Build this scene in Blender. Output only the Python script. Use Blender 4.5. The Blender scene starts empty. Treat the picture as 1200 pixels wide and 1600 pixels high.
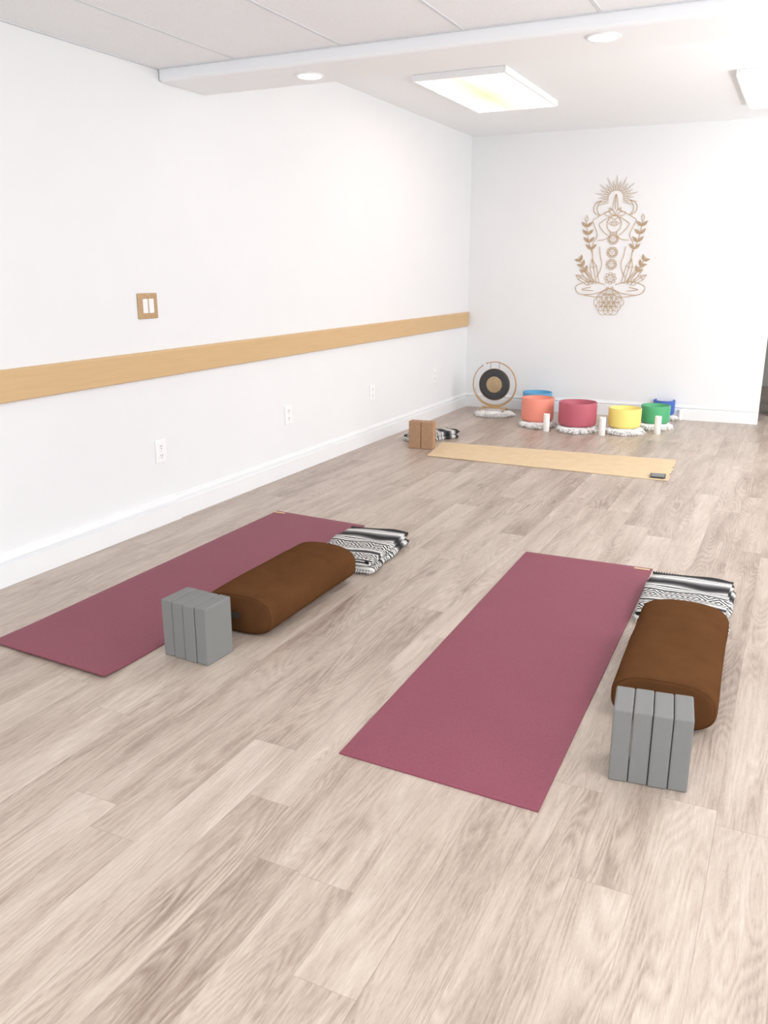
import bpy, bmesh, math, random
from mathutils import Vector, Matrix, noise
random.seed(7)
S = bpy.context.scene; C = S.collection
S.view_settings.view_transform = 'Standard'
PI = math.pi
H = 1.42; F = 1320.0; TH = math.atan(375/1320); AL = math.radians(25.8)
cT, sT, cA, sA = math.cos(TH), math.sin(TH), math.cos(AL), math.sin(AL)
O = Vector((0, 0, H))

# ---------------------------------------------------------------- measuring helpers
def ray(u, v):
    x = (u-600)/F; y = (v-800)/F
    fw = cT - y*sT; dn = sT + y*cT
    return Vector((x*cA - fw*sA, x*sA + fw*cA, -dn))
def G(u, v, z=0.0):
    d = ray(u, v); return O + d*((z-H)/d.z)
def P(u, v, p, n):
    d = ray(u, v); return O + d*((p-O).dot(n)/d.dot(n))

# ---------------------------------------------------------------- materials
def lin(c):
    out = []
    for k in c:
        k = k/255
        out.append(k/12.92 if k <= .04045 else ((k+.055)/1.055)**2.4)
    return (*out, 1)
def newmat(name):
    m = bpy.data.materials.new(name); m.use_nodes = True
    nt = m.node_tree; b = nt.nodes['Principled BSDF']
    return m, nt, b
def N(nt, t, **kw):
    n = nt.nodes.new(t)
    for k, v in kw.items(): setattr(n, k, v)
    return n
def mth(nt, op, a, b=None, c=None):
    n = nt.nodes.new('ShaderNodeMath'); n.operation = op
    for i, s in enumerate((a, b, c)):
        if s is None: continue
        if isinstance(s, (int, float)): n.inputs[i].default_value = s
        else: nt.links.new(s, n.inputs[i])
    return n.outputs[0]
def mixc(nt, f, a, b, mode='MIX'):
    n = nt.nodes.new('ShaderNodeMix'); n.data_type = 'RGBA'; n.blend_type = mode
    for i, s in ((0, f), (6, a), (7, b)):
        if isinstance(s, (int, float)): n.inputs[i].default_value = s
        elif isinstance(s, tuple): n.inputs[i].default_value = s
        else: nt.links.new(s, n.inputs[i])
    return n.outputs[2]
def mat(name, col, rough=.6, var=.06, scale=30, bump=.1, bscale=None, dist=.002, metal=0, spec=.5, sheen=0, col2=None, stretch=None, sss=0):
    m, nt, b = newmat(name)
    tc = N(nt, 'ShaderNodeTexCoord'); src = tc.outputs['Object']
    if stretch:
        mp = N(nt, 'ShaderNodeMapping'); mp.inputs['Scale'].default_value = stretch
        nt.links.new(src, mp.inputs[0]); src = mp.outputs[0]
    nz = N(nt, 'ShaderNodeTexNoise'); nz.inputs['Scale'].default_value = scale; nz.inputs['Detail'].default_value = 5
    nt.links.new(src, nz.inputs['Vector'])
    c = lin(col)
    c2 = lin(col2) if col2 else tuple(min(1, k*(1-var*2)) for k in c[:3]) + (1,)
    nt.links.new(mixc(nt, nz.outputs[0], c2, c if col2 else tuple(min(1, k*(1+var)) for k in c[:3]) + (1,)), b.inputs['Base Color'])
    b.inputs['Roughness'].default_value = rough; b.inputs['Metallic'].default_value = metal
    b.inputs['Specular IOR Level'].default_value = spec
    if sheen: b.inputs['Sheen Weight'].default_value = sheen; b.inputs['Sheen Roughness'].default_value = .4
    if sss: b.inputs['Subsurface Weight'].default_value = sss; b.inputs['Subsurface Scale'].default_value = .03
    if bump:
        n2 = N(nt, 'ShaderNodeTexNoise'); n2.inputs['Scale'].default_value = bscale or scale*4; n2.inputs['Detail'].default_value = 3
        nt.links.new(src, n2.inputs['Vector'])
        bp = N(nt, 'ShaderNodeBump'); bp.inputs['Strength'].default_value = bump; bp.inputs['Distance'].default_value = dist
        nt.links.new(n2.outputs[0], bp.inputs['Height']); nt.links.new(bp.outputs[0], b.inputs['Normal'])
    return m
def emis(name, col, strength):
    m, nt, b = newmat(name)
    b.inputs['Base Color'].default_value = (.9, .9, .9, 1)
    b.inputs['Emission Color'].default_value = (*col, 1); b.inputs['Emission Strength'].default_value = strength
    return m

M = {}
M['wall'] = mat('wall_paint', (242, 243, 244), .6, .01, 3, .05, 120, .001, spec=.3)
M['ceil'] = mat('ceiling_paint', (250, 252, 254), .7, .005, 3, .05, 120, .001, spec=.3)
M['tile'] = mat('acoustic_tile', (247, 249, 252), .9, .04, 90, .4, 160, .003)
M['grid'] = mat('grid_metal', (222, 225, 229), .5, .02)
M['trim'] = mat('white_trim', (246, 247, 248), .35, .01, 5, 0)
M['oak'] = mat('oak_rail', (216, 182, 134), .45, .05, 9, .05, 60, .001, stretch=(3, .5, 8))
M['plastic'] = mat('white_plastic', (252, 252, 252), .3, .0, 5, 0)
M['slot'] = mat('dark_slot', (60, 60, 60), .6, 0, 5, 0)
M['platewood'] = mat('plate_wood', (198, 164, 122), .45, .12, 30, .05, stretch=(1, 1, 5))
M['foam'] = mat('grey_foam', (130, 130, 128), .85, .05, 260, .25, 500, .001, spec=.25)
M['cork'] = mat('cork', (204, 168, 136), .85, .1, 110, .5, 200, .003, col2=(146, 112, 86), spec=.2)
M['bolster'] = mat('brown_velour', (100, 67, 42), 1.0, .14, 10, .7, 330, .004, spec=.0)
M['piping'] = mat('brown_piping', (84, 55, 34), 1.0, .1, 60, .2, spec=.0)
M['strap'] = mat('black_webbing', (36, 32, 30), .7, .1, 200, .3)
M['mark'] = mat('pale_mark', (205, 200, 190), .6, .02)
M['tag'] = mat('tan_tag', (222, 192, 146), .6, .05)
M['darktag'] = mat('grey_tag', (128, 128, 130), .6, .05)
M['tagedge'] = mat('grey_tag_edge', (84, 82, 82), .6, .05)
M['fur'] = mat('white_fur', (255, 254, 252), .95, .01, 40, 0, spec=.1)
M['wax'] = mat('candle_wax', (250, 247, 242), .45, .01, 20, 0, sss=.2)
M['wick'] = mat('wick', (60, 50, 40), .9)
M['gold'] = mat('brushed_bronze', (190, 166, 132), .42, .10, 40, .08, metal=.6)
M['goldpaint'] = mat('gold_frame', (196, 162, 120), .4, .05, 40, .05, metal=.3)
M['gongblack'] = mat('gong_black', (62, 62, 64), .5, .15, 25, .3, 60, .003)
M['cord'] = mat('cord', (122, 104, 82), .8)
M['art'] = mat('laser_cut_wood', (206, 178, 142), .6, .04, 40, .05)
M['yarn'] = mat('yarn', (226, 224, 220), .95, .05, 60, .3)
M['yarnblack'] = mat('dark_yarn', (62, 60, 62), .95, .05, 60, .3)
M['cabinet'] = mat('cabinet_grey', (120, 112, 106), .6, .08)
M['boxbrown'] = mat('box_brown', (128, 96, 70), .8, .1)
M['alcove'] = mat('alcove_paint', (196, 194, 190), .7, .02)

def floor_mat():
    m, nt, b = newmat('vinyl_planks'); L = nt.links
    tc = N(nt, 'ShaderNodeTexCoord'); sp = N(nt, 'ShaderNodeSeparateXYZ'); L.new(tc.outputs['Object'], sp.inputs[0])
    x, y = sp.outputs[0], sp.outputs[1]
    xs = mth(nt, 'DIVIDE', mth(nt, 'ADD', x, .05), .150); row = mth(nt, 'FLOOR', xs)
    w1 = N(nt, 'ShaderNodeTexWhiteNoise', noise_dimensions='1D'); L.new(row, w1.inputs['W'])
    ys = mth(nt, 'ADD', mth(nt, 'DIVIDE', y, 1.22), mth(nt, 'MULTIPLY', w1.outputs[0], 7.3)); idx = mth(nt, 'FLOOR', ys)
    cb = N(nt, 'ShaderNodeCombineXYZ'); L.new(row, cb.inputs[0]); L.new(idx, cb.inputs[1])
    w2 = N(nt, 'ShaderNodeTexWhiteNoise', noise_dimensions='3D'); L.new(cb.outputs[0], w2.inputs['Vector'])
    pid = w2.outputs['Value']
    def coords(sx, sy):
        c = N(nt, 'ShaderNodeCombineXYZ')
        L.new(mth(nt, 'MULTIPLY', x, sx), c.inputs[0]); L.new(mth(nt, 'MULTIPLY', y, sy), c.inputs[1]); L.new(mth(nt, 'MULTIPLY', pid, 40), c.inputs[2])
        return c.outputs[0]
    def grain(sx, sy, det, dist):
        n = N(nt, 'ShaderNodeTexNoise'); n.inputs['Scale'].default_value = 1; n.inputs['Detail'].default_value = det; n.inputs['Distortion'].default_value = dist
        L.new(coords(sx, sy), n.inputs['Vector']); return n.outputs[0]
    g0 = grain(9, 1.5, 4, .5)                      # cloudy tone
    g1 = grain(34, 2.4, 3, .3)                     # long soft streaks
    g2 = grain(190, 12, 4, .2)                     # fine streaks
    g3 = grain(560, 50, 2, 0)                      # pores
    gm = grain(6, 2.2, 2, 0)                       # where the figure shows
    field = grain(8, .9, 1.3, .3)                  # cathedral figure = contour rings of a stretched smooth field
    rings = mth(nt, 'PINGPONG', mth(nt, 'ADD', mth(nt, 'MULTIPLY', field, 50), mth(nt, 'MULTIPLY', g2, 1.4)), 1)
    rings = mth(nt, 'MULTIPLY', mth(nt, 'SUBTRACT', rings, .5), mth(nt, 'MULTIPLY', mth(nt, 'MULTIPLY', gm, gm), .26))
    vo = N(nt, 'ShaderNodeTexVoronoi'); vo.inputs['Scale'].default_value = 1; L.new(coords(5.5, 2.2), vo.inputs['Vector'])
    kd = mth(nt, 'MAXIMUM', mth(nt, 'SUBTRACT', .14, vo.outputs['Distance']), 0)
    vs = N(nt, 'ShaderNodeSeparateColor'); L.new(vo.outputs['Color'], vs.inputs[0])
    knot = mth(nt, 'MULTIPLY', mth(nt, 'MULTIPLY', kd, mth(nt, 'GREATER_THAN', vs.outputs[0], .68)), 1.0)
    s = mth(nt, 'ADD', mth(nt, 'ADD', mth(nt, 'MULTIPLY', g0, .36), mth(nt, 'MULTIPLY', g2, .20)), mth(nt, 'MULTIPLY', g3, .16))
    s = mth(nt, 'ADD', s, mth(nt, 'MULTIPLY', g1, .17))
    s = mth(nt, 'ADD', s, rings); s = mth(nt, 'SUBTRACT', s, knot)
    s = mth(nt, 'ADD', s, mth(nt, 'MULTIPLY', mth(nt, 'SUBTRACT', pid, .5), .09))
    r = N(nt, 'ShaderNodeValToRGB'); L.new(s, r.inputs[0])
    e = r.color_ramp.elements
    e[0].position = .26; e[0].color = lin((132, 114, 102)); e[1].position = .60; e[1].color = lin((204, 190, 177))
    k = e.new(.36); k.color = lin((160, 143, 130)); k = e.new(.45); k.color = lin((181, 165, 152))
    fx = mth(nt, 'FRACT', xs); fy = mth(nt, 'FRACT', ys)
    seam = mth(nt, 'MAXIMUM', mth(nt, 'LESS_THAN', fx, .016), mth(nt, 'LESS_THAN', fy, .0018))
    col = mixc(nt, mth(nt, 'MULTIPLY', seam, .30), r.outputs[0], lin((118, 100, 89)))
    L.new(col, b.inputs['Base Color'])
    b.inputs['Specular IOR Level'].default_value = .5
    L.new(mth(nt, 'ADD', mth(nt, 'MULTIPLY', g2, .15), .31), b.inputs['Roughness'])
    bp = N(nt, 'ShaderNodeBump'); bp.inputs['Strength'].default_value = .12; bp.inputs['Distance'].default_value = .001
    L.new(mth(nt, 'SUBTRACT', g2, seam), bp.inputs['Height']); L.new(bp.outputs[0], b.inputs['Normal'])
    return m
M['floor'] = floor_mat()

def mat_rubber():
    m, nt, b = newmat('burgundy_mat'); L = nt.links
    tc = N(nt, 'ShaderNodeTexCoord')
    v = N(nt, 'ShaderNodeTexVoronoi'); v.inputs['Scale'].default_value = 170; L.new(tc.outputs['Object'], v.inputs['Vector'])
    n = N(nt, 'ShaderNodeTexNoise'); n.inputs['Scale'].default_value = 4; L.new(tc.outputs['Object'], n.inputs['Vector'])
    c = mixc(nt, n.outputs[0], lin((135, 68, 83)), lin((143, 77, 92)))
    c = mixc(nt, mth(nt, 'MULTIPLY', v.outputs['Distance'], .5), c, lin((114, 54, 69)))
    L.new(c, b.inputs['Base Color']); b.inputs['Roughness'].default_value = .6; b.inputs['Specular IOR Level'].default_value = .4
    bp = N(nt, 'ShaderNodeBump'); bp.inputs['Strength'].default_value = .4; bp.inputs['Distance'].default_value = .001; bp.invert = True
    L.new(v.outputs['Distance'], bp.inputs['Height']); L.new(bp.outputs[0], b.inputs['Normal'])
    return m
M['rubber'] = mat_rubber()
def mat_jute():
    m, nt, b = newmat('woven_jute'); L = nt.links
    tc = N(nt, 'ShaderNodeTexCoord')
    w = N(nt, 'ShaderNodeTexWave'); w.inputs['Scale'].default_value = 60; w.inputs['Distortion'].default_value = 1.5; w.bands_direction = 'Y'
    w2 = N(nt, 'ShaderNodeTexWave'); w2.inputs['Scale'].default_value = 60; w2.inputs['Distortion'].default_value = 1.5; w2.bands_direction = 'X'
    n = N(nt, 'ShaderNodeTexNoise'); n.inputs['Scale'].default_value = 9; n.inputs['Detail'].default_value = 6
    for q in (w, w2, n): L.new(tc.outputs['Object'], q.inputs['Vector'])
    k = mth(nt, 'MULTIPLY', mth(nt, 'ADD', w.outputs[1], w2.outputs[1]), .5)
    c = mixc(nt, n.outputs[0], lin((213, 188, 151)), lin((231, 209, 176)))
    c = mixc(nt, mth(nt, 'MULTIPLY', k, .25), c, lin((198, 170, 134)))
    L.new(c, b.inputs['Base Color']); b.inputs['Roughness'].default_value = .9; b.inputs['Specular IOR Level'].default_value = .2
    bp = N(nt, 'ShaderNodeBump'); bp.inputs['Strength'].default_value = .4; bp.inputs['Distance'].default_value = .002
    L.new(k, bp.inputs['Height']); L.new(bp.outputs[0], b.inputs['Normal'])
    return m
M['jute'] = mat_jute()
def mat_blanket():
    m, nt, b = newmat('striped_blanket'); L = nt.links
    tc = N(nt, 'ShaderNodeTexCoord'); sp = N(nt, 'ShaderNodeSeparateXYZ'); L.new(tc.outputs['Object'], sp.inputs[0])
    nz = N(nt, 'ShaderNodeTexNoise'); nz.inputs['Scale'].default_value = 45; nz.inputs['Detail'].default_value = 4; L.new(tc.outputs['Object'], nz.inputs['Vector'])
    x, y0 = sp.outputs[0], sp.outputs[1]
    y = mth(nt, 'ADD', y0, mth(nt, 'MULTIPLY', mth(nt, 'SUBTRACT', nz.outputs[0], .5), .009))
    t = mth(nt, 'ADD', mth(nt, 'DIVIDE', y, .55), .5)      # 0 near end .. 1 far end
    r = N(nt, 'ShaderNodeValToRGB'); r.color_ramp.interpolation = 'CONSTANT'; L.new(t, r.inputs[0])
    W, K, D, Gy, Lg = (232, 230, 226), (36, 34, 36), (76, 74, 76), (134, 132, 132), (190, 188, 186)
    stops = [(0, W), (.03, K), (.05, W), (.21, Gy), (.23, K), (.26, Gy), (.28, W), (.30, Lg), (.32, Gy), (.33, W),
             (.50, K), (.52, W), (.54, Gy), (.555, W), (.575, K), (.595, W), (.615, Lg), (.635, Gy), (.66, D), (.69, K), (.765, D), (.79, Gy), (.815, Lg), (.835, W), (.86, Gy), (.872, W), (.89, Gy), (.905, D), (.925, K)]
    e = r.color_ramp.elements
    e[0].position = 0; e[0].color = lin(stops[0][1]); e[1].position = 1; e[1].color = lin(K)
    for p_, c_ in stops[1:]:
        k = e.new(p_); k.color = lin(c_)
    col = r.outputs[0]
    u = mth(nt, 'MULTIPLY', mth(nt, 'ABSOLUTE', mth(nt, 'SUBTRACT', mth(nt, 'FRACT', mth(nt, 'MULTIPLY', x, 13)), .5)), 2)
    for c0, hw in ((.13, .072), (.415, .080)):
        v = mth(nt, 'ABSOLUTE', mth(nt, 'DIVIDE', mth(nt, 'SUBTRACT', t, c0), hw))
        s = mth(nt, 'ADD', v, u)                         # concentric diamonds
        ring = mth(nt, 'GREATER_THAN', mth(nt, 'FRACT', mth(nt, 'MULTIPLY', s, 2.0)), .48)
        msk = mth(nt, 'MULTIPLY', ring, mth(nt, 'LESS_THAN', v, 1))
        col = mixc(nt, msk, col, lin(K))
    n3 = N(nt, 'ShaderNodeTexNoise'); n3.inputs['Scale'].default_value = 240; L.new(tc.outputs['Object'], n3.inputs['Vector'])
    col = mixc(nt, mth(nt, 'MULTIPLY', n3.outputs[0], .16), col, lin((130, 128, 127)))
    L.new(col, b.inputs['Base Color']); b.inputs['Roughness'].default_value = .95; b.inputs['Specular IOR Level'].default_value = .1
    n2 = N(nt, 'ShaderNodeTexNoise'); n2.inputs['Scale'].default_value = 350; L.new(tc.outputs['Object'], n2.inputs['Vector'])
    bp = N(nt, 'ShaderNodeBump'); bp.inputs['Strength'].default_value = .5; bp.inputs['Distance'].default_value = .003
    L.new(n2.outputs[0], bp.inputs['Height']); L.new(bp.outputs[0], b.inputs['Normal'])
    return m
M['blanket'] = mat_blanket()

# ---------------------------------------------------------------- mesh helpers
def prism(bm, pts, z0, z1):
    a = [bm.verts.new((p[0], p[1], z0)) for p in pts]; c = [bm.verts.new((p[0], p[1], z1)) for p in pts]
    n = len(pts); bm.faces.new(a[::-1]); bm.faces.new(c)
    for i in range(n): bm.faces.new((a[i], a[(i+1) % n], c[(i+1) % n], c[i]))
def box(bm, x0, x1, y0, y1, z0, z1, bev=0, seg=2):
    t = bmesh.new()
    prism(t, [(x0, y0), (x1, y0), (x1, y1), (x0, y1)], z0, z1)
    if bev: bmesh.ops.bevel(t, geom=t.edges[:], offset=bev, segments=seg, affect='EDGES', profile=.5)
    me = bpy.data.meshes.new('t'); t.to_mesh(me); t.free(); bm.from_mesh(me); bpy.data.meshes.remove(me)
def lathe(bm, prof, n=32, M4=None, sx=1, sy=1):
    rings = []
    for r, z in prof:
        if r < 1e-6: rings.append([bm.verts.new((0, 0, z))])
        else: rings.append([bm.verts.new((r*sx*math.cos(2*PI*i/n), r*sy*math.sin(2*PI*i/n), z)) for i in range(n)])
    for a, b in zip(rings, rings[1:]):
        for i in range(n):
            j = (i+1) % n
            if len(a) == 1 and len(b) == 1: continue
            if len(a) == 1: bm.faces.new((a[0], b[i], b[j]))
            elif len(b) == 1: bm.faces.new((a[i], b[0], a[j]))
            else: bm.faces.new((a[i], b[i], b[j], a[j]))
    if M4 is not None:
        for ring in rings:
            for v in ring: v.co = M4 @ v.co
def tube(bm, pts, r, n=8, closed=False, flat=1.0, ref=Vector((0, 0, 1))):
    pts = [Vector(p) for p in pts]; m = len(pts); rings = []
    for i, p in enumerate(pts):
        if closed: t = pts[(i+1) % m] - pts[i-1]
        else: t = pts[min(i+1, m-1)] - pts[max(i-1, 0)]
        t.normalize()
        rf = ref if abs(t.dot(ref)) < .97 else Vector((1, 0, 0))
        a = t.cross(rf).normalized(); c = a.cross(t).normalized()
        rr = r[i] if isinstance(r, (list, tuple)) else r
        rings.append([bm.verts.new(p + a*rr*math.cos(2*PI*k/n) + c*rr*flat*math.sin(2*PI*k/n)) for k in range(n)])
    for i in range(m if closed else m-1):
        A, B = rings[i], rings[(i+1) % m]
        for k in range(n): bm.faces.new((A[k], A[(k+1) % n], B[(k+1) % n], B[k]))
    if not closed: bm.faces.new(rings[0][::-1]); bm.faces.new(rings[-1])
def build(name, bm, m, parent=None, smooth=False, loc=None, rotz=0):
    bmesh.ops.recalc_face_normals(bm, faces=bm.faces[:])
    me = bpy.data.meshes.new(name); bm.to_mesh(me); bm.free()
    me.materials.append(m)
    if smooth:
        for p in me.polygons: p.use_smooth = True
    o = bpy.data.objects.new(name, me); C.objects.link(o)
    if parent: o.parent = parent
    if loc is not None: o.location = loc
    o.rotation_euler.z = rotz
    return o
def tag(o, label, cat, group=None):
    o['label'] = label; o['category'] = cat
    if group: o['group'] = group
    return o
def empty(name, loc, rz=0):
    o = bpy.data.objects.new(name, None); C.objects.link(o); o.location = loc; o.rotation_euler = (0, 0, rz); o.empty_display_size = .1
    return o
def struct(name, bm, m, label=None, smooth=False):
    o = build(name, bm, m, smooth=smooth); o['kind'] = 'structure'
    if label: o['label'] = label
    return o
def dup(o, parent=None):
    c = o.copy(); C.objects.link(c)
    if parent: c.parent = parent
    for ch in list(o.children): dup(ch, c)
    return c

# ---------------------------------------------------------------- the room
WX = -2.279*H
b0 = G(727, 634); b1 = G(1183, 663); b0.x = WX
bd = (b1-b0); bd.z = 0; blen = bd.length; bd.normalize()
bn = Vector((bd.y, -bd.x, 0))            # towards the room
ZT, ZS, ZF = 1.728*H, 1.684*H, 1.931*H   # tile ceiling, soffit underside, rear ceiling
YS0, YS1 = 2.77*H, 3.06*H
RX = 3.3; YB = -2.6; YE = 12.0

bm = bmesh.new(); box(bm, WX-.15, RX, YB, YE, -.1, 0); struct('floor', bm, M['floor'], 'greyish beige wood look vinyl plank floor')
bm = bmesh.new(); box(bm, WX-.15, WX, YB, YE, 0, 2.9); struct('wall_left', bm, M['wall'], 'long white painted wall with the wooden rail')
bm = bmesh.new(); e1 = b0+bd*blen; q0 = b0-bd*.0
prism(bm, [q0[:2], e1[:2], (e1-bn*.14)[:2], (q0-bn*.14)[:2]], 0, 2.9); struct('wall_back', bm, M['wall'], 'white end wall carrying the meditation wall art')
bm = bmesh.new(); box(bm, RX, RX+.15, YB, YE, 0, 2.9); struct('wall_right', bm, M['wall'])
bm = bmesh.new(); box(bm, WX, RX, YE, YE+.15, 0, 2.9); struct('wall_far', bm, M['alcove'])
bm = bmesh.new(); box(bm, WX, RX, YB, YS0, ZT, ZT+.06); struct('ceiling', bm, M['tile'], 'suspended acoustic tile ceiling')
bm = bmesh.new(); box(bm, WX, RX, YS1, YE, ZF, ZF+.06); struct('ceiling_rear', bm, M['ceil'], 'smooth white ceiling beyond the soffit')
bm = bmesh.new(); box(bm, WX, RX, YS0, YS1, ZS, 2.9, .018, 4); struct('trim_2', bm, M['ceil'], 'white boxed soffit crossing the ceiling')
# suspended grid
bm = bmesh.new()
k = 0; xg = -1.921*H
while xg < RX:
    box(bm, xg-.008, xg+.008, YB, YS0, ZT-.003, ZT+.001); xg += .61
yg = YS0-.012
while yg > YB:
    box(bm, WX, RX, yg-.008, yg+.008, ZT-.0035, ZT+.001); yg -= 1.22
box(bm, WX, WX+.018, YB, YS0, ZT-.004, ZT+.001)
struct('trim_3', bm, M['grid'], 'thin metal grid bars of the tile ceiling')

def sweep_profile(name, p0, p1, n, prof, m, label, dz=(0, 0)):
    bm = bmesh.new(); R = []
    for p, d in ((p0, dz[0]), (p1, dz[1])):
        R.append([bm.verts.new((p.x+n.x*a, p.y+n.y*a, z+d)) for a, z in prof])
    k = len(prof)
    for i in range(k): bm.faces.new((R[0][i], R[0][(i+1) % k], R[1][(i+1) % k], R[1][i]))
    bm.faces.new(R[0]); bm.faces.new(R[1][::-1])
    return struct(name, bm, m, label)
LW = Vector((WX, 0, 0)); LN = Vector((1, 0, 0))
yj = P(277, 795, LW, LN).y
bprof = [(0, 0), (.018, 0), (.018, .100), (.007, .106), (.007, .118), (.017, .122), (.015, .132), (.006, .138), (.006, .147), (0, .150)]
bprof2 = [(a*1.6, z*1.02) for a, z in bprof]
sweep_profile('baseboard_left', Vector((WX, YB, 0)), Vector((WX, yj, 0)), LN, bprof2, M['trim'], 'thicker near length of white moulded baseboard')
sweep_profile('baseboard_left.001', Vector((WX, yj, 0)), Vector((WX, b0.y-.003, 0)), LN, bprof, M['trim'], 'far length of white moulded baseboard')
sweep_profile('baseboard_back', b0+bd*.002, b1, bn, bprof, M['trim'], 'white moulded baseboard under the wall art')
rprof = [(0, .845), (.02, .845), (.024, .849), (.024, .982), (.018, .992), (0, .992)]
sweep_profile('trim_1', Vector((WX, YB, 0)), Vector((WX, b0.y-.02, 0)), LN, rprof, M['oak'], 'golden oak rail board running along the left wall', dz=(-.012, .018))

# ---------------------------------------------------------------- wall plates
def outlet_at(u, v, label, first=None):
    p = P(u, v, LW, LN)
    if first is None:
        t = empty('wall_outlet', p)
        bm = bmesh.new(); box(bm, 0, .007, -.045, .045, -.066, .066, .003); build('plate', bm, M['plastic'], t)
        for s in (-1, 1):
            bm = bmesh.new(); lathe(bm, [(0, 0), (.021, 0), (.021, .0025), (0, .0025)], 24, Matrix.Translation((.0065, 0, s*.027)) @ Matrix.Rotation(PI/2, 4, 'Y'))
            r = build('receptacle', bm, M['plastic'], t)
            bm = bmesh.new()
            for yy in (-.007, .007): box(bm, .0088, .0095, yy-.0015, yy+.0015, s*.027-.002, s*.027+.009)
            box(bm, .0088, .0095, -.003, .003, s*.027-.013, s*.027-.007)
            build('slots', bm, M['slot'], r)
        bm = bmesh.new(); lathe(bm, [(0, 0), (.0035, 0), (.003, .0015), (0, .0015)], 12, Matrix.Translation((.0065, 0, 0)) @ Matrix.Rotation(PI/2, 4, 'Y')); build('screw', bm, M['grid'], t)
    else:
        t = dup(first); t.location = p
    tag(t, label, 'outlet', 'outlets along the left wall')
    return t
o1 = outlet_at(250.5, 705, 'white duplex wall outlet nearest the camera, above the thicker baseboard')
outlet_at(450, 648, 'white duplex wall outlet, second along from the near end of the left wall', o1)
outlet_at(581, 613, 'white duplex wall outlet, third along from the near end of the left wall', o1)
outlet_at(678, 587, 'white duplex wall outlet farthest down the left wall, nearest the gong', o1)
t = tag(empty('light_switch', P(229.5, 478, LW, LN)), 'double rocker light switch in a square wooden plate above the rail', 'light switch')
bm = bmesh.new(); box(bm, 0, .010, -.077, .077, -.068, .068, .004); build('plate', bm, M['platewood'], t)
for s in (-1, 1):
    bm = bmesh.new(); box(bm, .008, .014, s*.024-.0185, s*.024+.0185, -.038, .038, .002); rk = build('rocker', bm, M['plastic'], t)
for s in (-1, 1):
    for z in (-.055, .055):
        bm = bmesh.new(); lathe(bm, [(0, 0), (.004, 0), (.0035, .002), (0, .002)], 12, Matrix.Translation((.009, s*.024, z)) @ Matrix.Rotation(PI/2, 4, 'Y')); build('screw', bm, M['gold'], t)

# ---------------------------------------------------------------- ceiling lights
FH = .045
def diffuser_mat():
    m, nt, b = newmat('lit_diffuser'); L = nt.links
    tc = N(nt, 'ShaderNodeTexCoord'); sp = N(nt, 'ShaderNodeSeparateXYZ'); L.new(tc.outputs['Object'], sp.inputs[0])
    a = mth(nt, 'ABSOLUTE', mth(nt, 'ADD', sp.outputs[0], .03))
    c = mth(nt, 'MULTIPLY', mth(nt, 'ABSOLUTE', sp.outputs[1]), .45)
    r = N(nt, 'ShaderNodeValToRGB'); L.new(mth(nt, 'ADD', mth(nt, 'MULTIPLY', a, 3.0), c), r.inputs[0])
    r.color_ramp.interpolation = 'EASE'
    e = r.color_ramp.elements; e[0].position = .0; e[0].color = (1, .33, .22, 1); e[1].position = .70; e[1].color = (1, 1, 1, 1)
    k = e.new(.4); k.color = (1, .5, .33, 1)
    L.new(r.outputs[0], b.inputs['Emission Color']); b.inputs['Emission Strength'].default_value = 2.8
    b.inputs['Base Color'].default_value = (.04, .04, .04, 1); b.inputs['Specular IOR Level'].default_value = 0
    return m
M['diff'] = diffuser_mat()
def fixture(cx, cy, label, first=None):
    if first is None:
        t = empty('ceiling_light', (cx, cy, ZF))
        bm = bmesh.new()
        w, l, h = .342, .675, FH
        for a in ((-w, -w+.018, -l, l), (w-.018, w, -l, l), (-w+.018, w-.018, -l, -l+.018), (-w+.018, w-.018, l-.018, l)): box(bm, *a, -h, 0, .004)
        box(bm, -w+.018, w-.018, -l+.018, l-.018, -.02, -.001)
        build('housing', bm, M['trim'], t)
        bm = bmesh.new(); box(bm, -w+.019, w-.019, -l+.019, l-.019, -h+.001, -h+.010); build('diffuser', bm, M['diff'], t)
    else:
        t = dup(first); t.location = (cx, cy, ZF)
    return tag(t, label, 'ceiling light', 'box ceiling lights')
zz = ZF-FH
cs = [G(*p, zz) for p in ((648, 128), (785, 113), (868, 165), (752, 179))]
cc = sum(cs, Vector())/4
f1 = fixture(cc.x, cc.y, 'lit rectangular ceiling light box with a yellowish centre, nearer the left wall')
cs2 = (G(1156, 118, zz)+G(1175, 172, zz))/2
fixture(cs2.x+.315, cs2.y, 'lit rectangular ceiling light box cut by the right edge of the photo', f1)
M['lamp'] = emis('downlight_glow', (1, .98, .95), 16)
def downlight(u, v, label, first=None):
    p = G(u, v, ZS); p.z = ZS
    if first is None:
        t = empty('recessed_downlight', p)
        bm = bmesh.new(); lathe(bm, [(.055, 0), (.076, -.0), (.076, -.003), (.07, -.006), (.055, -.005), (.05, -.001), (.055, 0)], 36); build('trim_ring', bm, M['trim'], t, True)
        bm = bmesh.new(); lathe(bm, [(0, -.006), (.060, -.0065), (.060, -.001), (0, -.001)], 36); build('lens', bm, M['lamp'], t, True)
    else:
        t = dup(first); t.location = p
    return tag(t, label, 'ceiling light', 'round downlights in the soffit')
d1 = downlight(484, 118, 'small round lit downlight in the soffit near the left wall')
downlight(943, 57, 'small round lit downlight in the soffit above the wall art', d1)

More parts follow.
